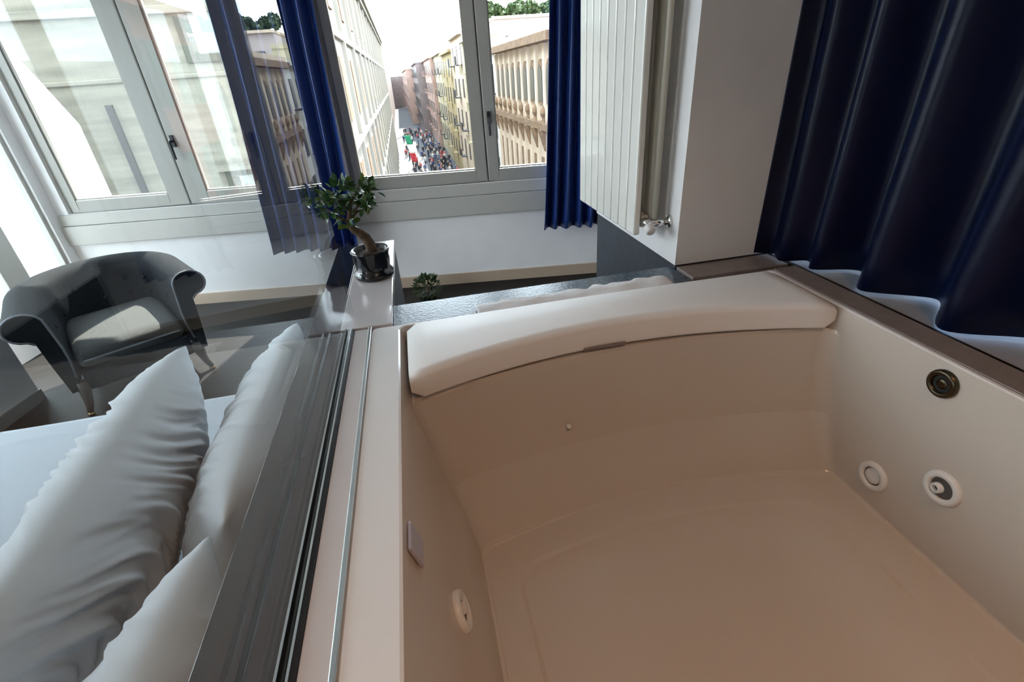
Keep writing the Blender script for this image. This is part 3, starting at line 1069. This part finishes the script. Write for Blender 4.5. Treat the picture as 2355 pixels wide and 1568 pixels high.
sc = cushion(-0.262, 0.262, -0.40, 0.26, 0.27, 0.385, 0.045, 0.02, 'seat_cushion', 'velvetlt')
sc.parent = ch
MB().tube([(-0.235, -0.402, 0.325), (0.235, -0.402, 0.325)], 0.006, 8).build('cushion_piping', 'piping', sc)
sb = cushion(-0.275, 0.275, -0.375, 0.28, 0.13, 0.272, 0.03, 0.0, 'seat_base', 'velvet', 8)
sb.parent = ch
for x, y, dx, dy in ((-0.29, -0.345, -0.03, -0.035), (0.29, -0.345, 0.03, -0.035), (-0.22, 0.24, -0.03, 0.04), (0.22, 0.24, 0.03, 0.04)):
    lg = MB().tube([(x, y, 0.20), (x + dx * 0.15, y + dy * 0.15, 0.14), (x + dx * 0.6, y + dy * 0.6, 0.06), (x + dx, y + dy, 0.022)],
                   [0.036, 0.030, 0.020, 0.015], 14).build('leg', 'wood', ch, smooth=True)
    MB().lathe([(0.0, 0.0), (0.015, 0.0), (0.017, 0.008), (0.0165, 0.022), (0.0, 0.022)], 14, (x + dx, y + dy, 0.0), cap=False).build('foot_cap', 'brass', lg, smooth=True)

# ================================================================== CEILING LAMP (warm downlight above bath)
def downlight(loc, power):
    r_ = empty('ceiling_downlight', loc)
    MB().lathe([(0.055, -0.012), (0.07, -0.012), (0.072, 0.0), (0.055, 0.0)], 32, cap=False).build('trim_ring', 'whiteplastic', r_, smooth=False)
    MB().lathe([(0.0, -0.004), (0.055, -0.004)], 32, cap=False).build('lens', mat('lamp_lens', (0.9, 0.8, 0.7), 0.4, emit=(1.0, 0.72, 0.45), estr=8.0), r_)
    d = bpy.data.lights.new('downlight_bulb', 'AREA')
    d.shape = 'DISK'
    d.size = 0.10
    d.energy = power
    d.spread = math.radians(105)
    d.color = (1.0, 0.52, 0.25)
    lo = bpy.data.objects.new('downlight_bulb', d)
    col.objects.link(lo)
    lo.parent = r_
    lo.location = (0, 0, -0.02)
    return r_


tag(downlight((0.40, -0.35, CEIL), 1.35), 'round warm recessed downlight in the ceiling above the bath', 'lamp')

# ================================================================== OUTSIDE
M['street'] = mat('street_paving', (0.022, 0.028, 0.037), 0.8, var=0.2, scale=0.4)
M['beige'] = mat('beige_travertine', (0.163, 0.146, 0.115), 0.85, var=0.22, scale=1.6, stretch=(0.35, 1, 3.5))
M['cream'] = mat('cream_stone', (0.474, 0.390, 0.302), 0.85, var=0.1, scale=0.8)
M['ochre'] = mat('ochre_render', (0.304, 0.243, 0.121), 0.85, var=0.12, scale=0.8)
M['yellow'] = mat('pale_yellow_render', (0.341, 0.304, 0.201), 0.85, var=0.12, scale=0.8)
M['pinkr'] = mat('pink_render', (0.304, 0.201, 0.164), 0.85, var=0.12, scale=0.8)
M['redr'] = mat('terracotta_render', (0.257, 0.098, 0.061), 0.85, var=0.15, scale=0.8)
M['mauve'] = mat('mauve_render', (0.141, 0.111, 0.106), 0.85, var=0.15, scale=0.8)
M['brownstone'] = mat('brown_carved_stone', (0.152, 0.094, 0.051), 0.85, var=0.3, scale=3)
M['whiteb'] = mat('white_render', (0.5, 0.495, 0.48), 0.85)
M['dwin'] = mat('dark_window_glass', (0.03, 0.033, 0.035), 0.25)
M['shut'] = mat('green_shutter', (0.03, 0.07, 0.05), 0.6)
M['bframe'] = mat('brown_window_frame', (0.055, 0.05, 0.035), 0.5)
M['pipe'] = mat('brown_downpipe', (0.035, 0.03, 0.03), 0.5)
M['blind'] = mat('pale_blind', (0.199, 0.210, 0.186), 0.7)
M['iron'] = mat('balcony_iron', (0.03, 0.03, 0.03), 0.5)
M['fgreen'] = mat('flag_green', (0.02, 0.26, 0.13), 0.8)
M['fwhite'] = mat('flag_white', (0.8, 0.8, 0.8), 0.8)
M['fred'] = mat('flag_red', (0.45, 0.02, 0.03), 0.8)
GZ = -12.44
o = MB().box(-90, 140, 5.0, 700, GZ - 0.5, GZ).build('street', 'street')
tag(o, 'long pale street far below, seen through the middle window', 'street', kind='structure')

# building on the left side of the street, beige end wall towards us
BX, BY = -2.3, 14.0
lb = empty('corner_building', (-9, 60, GZ))
tag(lb, 'beige stone corner building filling the left window, sunlit street front', 'building')


def lpart(b_, name, m, parent=lb, **k):
    o_ = b_.build(name, m, parent, **k)
    if parent is lb:
        o_.location = (9, -60, -GZ)
    return o_


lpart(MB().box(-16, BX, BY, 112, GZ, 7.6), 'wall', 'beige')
for zz, hh, dp in ((3.12, 0.16, 0.10), (1.88, 0.10, 0.05), (6.0, 0.2, 0.12)):
    lpart(MB().box(-16.0, BX, BY - dp, BY, zz, zz + hh), 'ledge', 'beige', bevel=0.02)
lpart(MB().box(-6.63, -6.48, BY - 0.06, BY + 0.02, -9.0, 1.46), 'downpipe', 'pipe')
for (x0, x1, z0, z1) in ((-4.60, -3.0, 2.18, 4.0), (-4.6, -3.0, -2.4, -0.18)):
    wn = lpart(rect_frame(MB(), x0, x1, z0, z1, BY - 0.05, BY + 0.02, 0.30, 0.3, 0.16, 0.14), 'window', 'bframe')
    MB().box(x0 + 0.3, x1 - 0.3, BY - 0.03, BY + 0.01, z0 + 0.16, z1 - 0.14).build('blind', 'blind', wn)
for zz in (4.0, -0.18):
    lpart(MB().box(-4.75, -2.85, BY - 0.16, BY, zz, zz + 0.14), 'lintel', 'beige')
M['sunlit'] = mat('beige_travertine_sunlit', (0.263, 0.242, 0.207), 0.85, var=0.06, scale=0.5)  # lit copy of the beige travertine, sunlight put into a lighter colour
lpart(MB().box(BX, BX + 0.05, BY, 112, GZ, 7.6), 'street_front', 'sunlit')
lpart(MB().box(-16, BX + 0.55, BY - 0.1, 112.4, 7.6, 8.0).box(-16, BX + 0.35, BY - 0.05, 112.2, 7.2, 7.6), 'cornice', 'beige')
for zz in (3.2, -1.0, -5.0):
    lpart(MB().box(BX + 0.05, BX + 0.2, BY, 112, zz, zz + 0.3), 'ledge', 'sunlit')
fw = MB().box(0.0, 0.09, -0.7, 0.7, 0, 2.4).mesh('window')
fw.materials.append(M['brownstone'])
for zz in (4.2, 0.1, -4.0):
    for k in range(17):
        q = bpy.data.objects.new('window', fw)
        col.objects.link(q)
        q.parent = lb
        q.location = (BX + 0.045 + 9, 19 + k * 5.5 - 60, zz - GZ)
for k in range(18):
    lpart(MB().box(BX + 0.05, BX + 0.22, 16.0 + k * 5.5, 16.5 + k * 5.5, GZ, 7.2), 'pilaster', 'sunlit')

# thin white slab: sunlit patch of the beige wall put into a shape
wb = MB().prism([(-14, GZ), (-4.86, GZ), (-4.86, 1.26), (-5.06, 1.74), (-5.6, 3.0), (-6.4, 5.2), (-14, 5.2)], 9.0, 9.3, axis=1).build('white_volume', 'whiteb')
tag(wb, 'thin white slab with sloping edge, shaped as sunlit patch of the beige wall', 'building')
o = MB().box(-26, -13, -12, 8.5, GZ, 2.6).build('white_volume', 'whiteb')  # kept low so more sky light enters the side window
tag(o, 'bright white building seen through the side window', 'building')


# unseen block added to dim and blue the light at the bath window
nb = empty('bath_window_blocker', (5.2, -1.0, GZ))
tag(nb, 'unseen blue-grey block added to dim light at the bath window', 'building')
q = MB().box(4.0, 6.4, -9.0, 6.5, GZ, 6.5).build('wall', mat('blue_grey_blocker', (0.06, 0.09, 0.15), 0.85, var=0.1, scale=0.8), nb)
q.location = (-5.2, 1.0, -GZ)
q = MB().box(3.8, 6.6, -9.2, 6.7, 6.5, 6.8).build('cornice', 'whiteb', nb)
q.location = (-5.2, 1.0, -GZ)

# right-hand row
def facade(name, label, y0, y1, ztop, m, cols_, floors, fh=3.6, balc=True, winm='dwin', depth=14, shutters=False, x=8.0):
    r_ = empty(name, (x + depth / 2, (y0 + y1) / 2, GZ))
    tag(r_, label, 'building')
    off = Vector((-(x + depth / 2), -(y0 + y1) / 2, -GZ))

    def P(b_, n_, mm, **k):
        q_ = b_.build(n_, mm, r_, **k)
        q_.location = off
        return q_
    P(MB().box(x, x + depth, y0, y1, GZ, ztop), 'wall', m)
    P(MB().box(x - 0.45, x + depth, y0 - 0.1, y1 + 0.1, ztop, ztop + 0.35), 'cornice', m)
    dy = (y1 - y0) / cols_
    wm = MB().box(-0.05, 0.05, -0.55, 0.55, 0, 2.1).mesh('window')
    wm.materials.append(M[winm])
    bmn = MB().box(-0.75, 0.0, -0.95, 0.95, -0.12, 0.0)
    for s in range(9):
        yy = -0.9 + 1.8 * s / 8
        bmn.box(-0.74, -0.70, yy - 0.02, yy + 0.02, 0, 0.9)
    bmn.box(-0.75, -0.69, -0.92, 0.92, 0.86, 0.92)
    bme = bmn.mesh('balcony')
    bme.materials.append(M['iron' if balc == 2 else m])
    if shutters:
        shm = MB().box(-0.08, 0.0, -0.3, 0.3, 0, 2.1).mesh('shutter')
        shm.materials.append(M['shut'])
    for f in range(floors):
        zz = ztop - 0.9 - fh * f - 2.1
        if zz < GZ + 0.5:
            break
        for c in range(cols_):
            yy = y0 + dy * (c + 0.5)
            q = bpy.data.objects.new('window', wm)
            col.objects.link(q)
            q.parent = r_
            q.location = Vector((x - 0.02, yy, zz)) + off
            if balc and (f + c) % 2 == 0:
                q = bpy.data.objects.new('balcony', bme)
                col.objects.link(q)
                q.parent = r_
                q.location = Vector((x, yy, zz - 0.05)) + off
            if shutters:
                for sx in (-0.85, 0.85):
                    q = bpy.data.objects.new('shutter', shm)
                    col.objects.link(q)
                    q.parent = r_
                    q.location = Vector((x - 0.02, yy + sx, zz)) + off
    return r_, off


facade('terracotta_building', 'terracotta building with dark green shutters, nearest on the right', 12.5, 26.6, 4.2, 'redr', 4, 4, 3.7, balc=False, shutters=True)
orn, off = facade('ornate_palazzo', 'ornate cream palazzo with carved cornice and pilasters in right pane', 27.0, 44.5, 3.15, 'cream', 1, 0)


def P_(b_, n_, mm, parent=None, **k):
    q_ = b_.build(n_, mm, orn if parent is None else parent, **k)
    if parent is None:
        q_.location = off
    return q_


P_(MB().box(7.35, 8.0, 26.8, 44.7, 2.75, 3.15), 'cornice', 'brownstone')
P_(MB().box(7.6, 8.0, 26.9, 44.6, -1.55, -1.2), 'ledge', 'brownstone')
P_(MB().box(7.7, 8.0, 26.9, 44.6, -6.4, -6.0), 'ledge', 'cream')
nbay = 9
for k in range(nbay + 1):
    yy = 27.4 + k * (16.7 / nbay)
    P_(MB().box(7.82, 8.0, yy - 0.2, yy + 0.2, -12.4, 2.7), 'pilaster', 'cream')
    P_(MB().prism([(7.45, -1.55), (8.0, -1.55), (8.0, -2.9), (7.8, -2.7)], yy - 0.18, yy + 0.18, axis=1), 'corbel', 'brownstone')
    P_(MB().lathe([(0.02, 0.9), (0.16, 0.7), (0.2, 0.5), (0.08, 0.25), (0.2, 0.0)], 10, (7.75, yy, -1.2)), 'urn', 'brownstone')
    if k < nbay:
        yc = yy + 8.35 / nbay
        arch = [(yc - 0.45, -0.1)] + [(yc + 0.45 * math.cos(math.pi - math.pi * a / 8), 1.15 + 0.55 * math.sin(math.pi * a / 8)) for a in range(9)] + [(yc + 0.45, -0.1)]
        big = [(yc - 0.62, -0.25)] + [(yc + 0.62 * math.cos(math.pi - math.pi * a / 8), 1.2 + 0.8 * math.sin(math.pi * a / 8)) for a in range(9)] + [(yc + 0.62, -0.25)]
        aw_ = P_(MB().prism(big, 7.88, 8.0, axis=0), 'arched_window', 'brownstone')
        MB().prism(arch, 7.84, 7.9, axis=0).build('arch_glass', 'bframe', aw_)
        P_(MB().box(7.93, 8.0, yc - 0.45, yc + 0.45, -5.6, -3.2), 'window', 'brownstone')

specs = [(45.2, 54, 3.0, 'whiteb', 'pale stone building just beyond the palazzo'), (54.2, 66, 4.6, 'yellow', 'pale yellow balconied building, second beyond the ornate palazzo'),
         (66.2, 80, 5.6, 'cream', 'tall cream balconied building between pale yellow and ochre neighbours'), (80.2, 97, 4.4, 'ochre', 'ochre balconied building on the right side of the street'),
         (97.2, 118, 4.9, 'yellow', 'pale yellow building between ochre and pink neighbours'), (118.2, 146, 4.8, 'pinkr', 'pink building further down the street'),
         (146.2, 185, 4.6, 'mauve', 'mauve-grey building towards the street end'), (185.2, 300, 3.8, 'pinkr', 'last dusky pink building at the far street end')]
for i, (y0, y1, zt, m, lbl) in enumerate(specs):
    facade('street_building', lbl, y0, y1, zt, m, max(3, int((y1 - y0) / 3.6)) if y0 < 150 else 6, 4, 3.7, depth=2.2 if y0 < 79 else 14, x={118.2: 7.2, 146.2: 5.2, 185.2: 3.0}.get(y0, 8.0), balc=2 if i % 2 == 0 else 1)
# far left row continuing
o = MB().box(-14, -3.4, 116, 300, GZ, 3.6).build('street_building', 'mauve')
tag(o, 'distant mauve building beyond the sunlit corner building', 'building')
o = MB().box(-30, 3.0, 301, 320, GZ, 2.6).box(-30, -1.0, 300.5, 301, GZ, 1.4).build('street_building', 'mauve')
tag(o, 'hazy building closing the far end of the street', 'building')

# setback white building with roof garden
sb_ = empty('setback_building', (26, 66, GZ))
tag(sb_, 'pale pinkish set-back building with a roof garden above the palazzo', 'building')
q = MB().box(10.8, 45, 60, 72, GZ, 6.3).build('wall', mat('pale_pink_render', (0.36, 0.31, 0.30), 0.85, var=0.08, scale=0.5), sb_)
q.location = (-26, -66, -GZ)
q = MB().box(10.7, 45, 59.6, 72, 6.3, 6.55).build('parapet', 'cream', sb_)
q.location = (-26, -66, -GZ)
for k in range(6):
    q = MB().box(12 + k * 2.6, 13.3 + k * 2.6, 59.9, 60.02, 4.4, 4.8).build('window', 'dwin', sb_)
    q.location = (-26, -66, -GZ)
rl = random.Random(11)
lm = None
for k in range(14):
    cx_, w_ = 10.6 + k * 0.85 + rl.uniform(-0.2, 0.2), rl.uniform(0.45, 0.8)
    hgt = rl.uniform(0.7, 1.5)
    b = MB()
    for i in range(130):
        d = Vector((rl.gauss(0, 1), rl.gauss(0, 1), rl.gauss(0, 1))).normalized() * rl.uniform(0.6, 1)
        p = Vector((d.x * w_, d.y * w_, hgt * 0.55 + d.z * hgt * 0.5))
        qd = Vector((rl.gauss(0, 1), rl.gauss(0, 1), rl.gauss(0, 1))).normalized().to_track_quat('Z', 'Y')
        mt = Matrix.LocRotScale(p, qd, Vector((0.32, 0.32, 0.32)))
        b.add([mt @ Vector(v) for v in ((-.5, -.5, 0), (.5, -.5, 0), (.5, .5, 0.1), (-.5, .5, 0))], [(0, 1, 2, 3)])
    r_ = empty('roof_shrub', (cx_, 60.8, 6.55))
    tag(r_, 'dark green shrub in the roof garden on the set-back building', 'shrub', 'roof garden shrubs')
    tag(b.build('foliage', 'leafdark', r_), kind='stuff')
    MB().tube([(0, 0, 0), (0, 0, hgt * 0.6)], 0.05, 6).build('stem', 'bark', r_)

# tricolour flag hanging over the street from the left front
fg = empty('tricolour_flag', (-0.35, 84.9, -8.0))
tag(fg, 'green, white and red tricolour flag hanging over the crowd', 'flag')
for k, m in enumerate(('fgreen', 'fwhite', 'fred')):
    rows = []
    for i in range(7):
        rows.append([(0.2 * k + (j / 6) * 0.9 + 0.05 * i, 0.12 * math.sin(j * 1.3 + i), 1.6 - k * 1.35 - 1.35 * i / 6) for j in range(7)])
    s = MB().grid(rows).build('stripe', m, fg, smooth=True)
    mo = s.modifiers.new('cloth_thickness', 'SOLIDIFY')
    mo.thickness = 0.02
MB().tube([(-1.4, 0, 1.1), (0.1, 0, 1.7)], 0.03, 8).build('pole', 'iron', fg)


# crowd: one continuous low-poly figure, copied
def person_mesh(name, top_c, leg_c):
    bm = bmesh.new()
    me = bpy.data.meshes.new(name)
    vs_ = [(0, 0, 0.95), (0, 0, 1.2), (0, 0, 1.42), (0, 0, 1.52), (0, 0, 1.64), (0, 0.02, 1.72), (-0.1, 0, 0.88), (-0.11, 0.06, 0.48), (-0.12, -0.02, 0.06),
           (0.1, 0, 0.88), (0.11, -0.05, 0.48), (0.12, -0.12, 0.06), (-0.2, 0, 1.4), (-0.27, 0.03, 1.12), (-0.27, -0.06, 0.86), (0.2, 0, 1.4), (0.27, -0.02, 1.12),
           (0.28, -0.10, 0.88), (-0.12, -0.14, 0.03), (0.12, -0.24, 0.03)]
    es = [(0, 1), (1, 2), (2, 3), (3, 4), (4, 5), (0, 6), (6, 7), (7, 8), (0, 9), (9, 10), (10, 11), (2, 12), (12, 13), (13, 14), (2, 15), (15, 16), (16, 17), (8, 18), (11, 19)]
    rad_ = [0.15, 0.14, 0.15, 0.06, 0.105, 0.09, 0.09, 0.065, 0.045, 0.09, 0.065, 0.045, 0.07, 0.05, 0.035, 0.07, 0.05, 0.035, 0.035, 0.035]
    me.from_pydata(vs_, es, [])
    ob = bpy.data.objects.new('tmp_person', me)
    col.objects.link(ob)
    md = ob.modifiers.new('skin', 'SKIN')
    for i, r in enumerate(rad_):
        me.skin_vertices[0].data[i].radius = (r, r * 0.8)
    me.skin_vertices[0].data[0].use_root = True
    dg = bpy.context.evaluated_depsgraph_get()
    ev = ob.evaluated_get(dg)
    nm = bpy.data.meshes.new_from_object(ev)
    bpy.data.objects.remove(ob)
    nm.name = name
    nm.materials.clear()
    for c in (top_c, leg_c, (0.45, 0.28, 0.2), (0.03, 0.02, 0.015)):
        nm.materials.append(mat('clothing', c, 0.8))
    for p in nm.polygons:
        zc, yc = p.center.z, p.center.y
        p.material_index = 3 if zc > 1.68 or zc < 0.06 else 2 if zc > 1.5 else 1 if zc < 0.92 and abs(p.center.x) < 0.22 else 0
        p.use_smooth = True
    bm.free()
    return nm


pm_ = [person_mesh('person', t, l) for t, l in (((0.02, 0.02, 0.025), (0.02, 0.025, 0.05)), ((0.5, 0.5, 0.5), (0.03, 0.04, 0.09)), ((0.03, 0.05, 0.14), (0.05, 0.045, 0.04)), ((0.35, 0.06, 0.06), (0.02, 0.02, 0.03)))]
plabel = ['pedestrian in dark clothes walking in the crowded street below', 'pedestrian in a pale top walking in the crowded street below',
          'pedestrian in a blue top walking in the crowded street below', 'pedestrian in a red top walking in the crowded street below']
rl = random.Random(21)
spots = []
for i in range(300):
    t = rl.random() ** 1.3
    y = 72 + 85 * t
    x = rl.choice((rl.uniform(-0.8, 7.2), rl.uniform(3.5, 7.2)))
    k = rl.choice((0, 0, 0, 1, 2, 2, 3, 0))
    lim = 7.0 if y < 116 else 6.0 if y < 144 else 4.2
    if x > lim or any((x - a) ** 2 + (y - c) ** 2 < 0.75 for a, c in spots):
        continue
    spots.append((x, y))
    p = bpy.data.objects.new('person', pm_[k])
    col.objects.link(p)
    p.location = (x, y, GZ)
    p.rotation_euler = (0, 0, rl.uniform(0, 6.28))
    tag(p, plabel[k], 'person', ['pedestrians in dark clothes', 'pedestrians in pale tops', 'pedestrians in blue tops', 'pedestrians in red tops'][k])
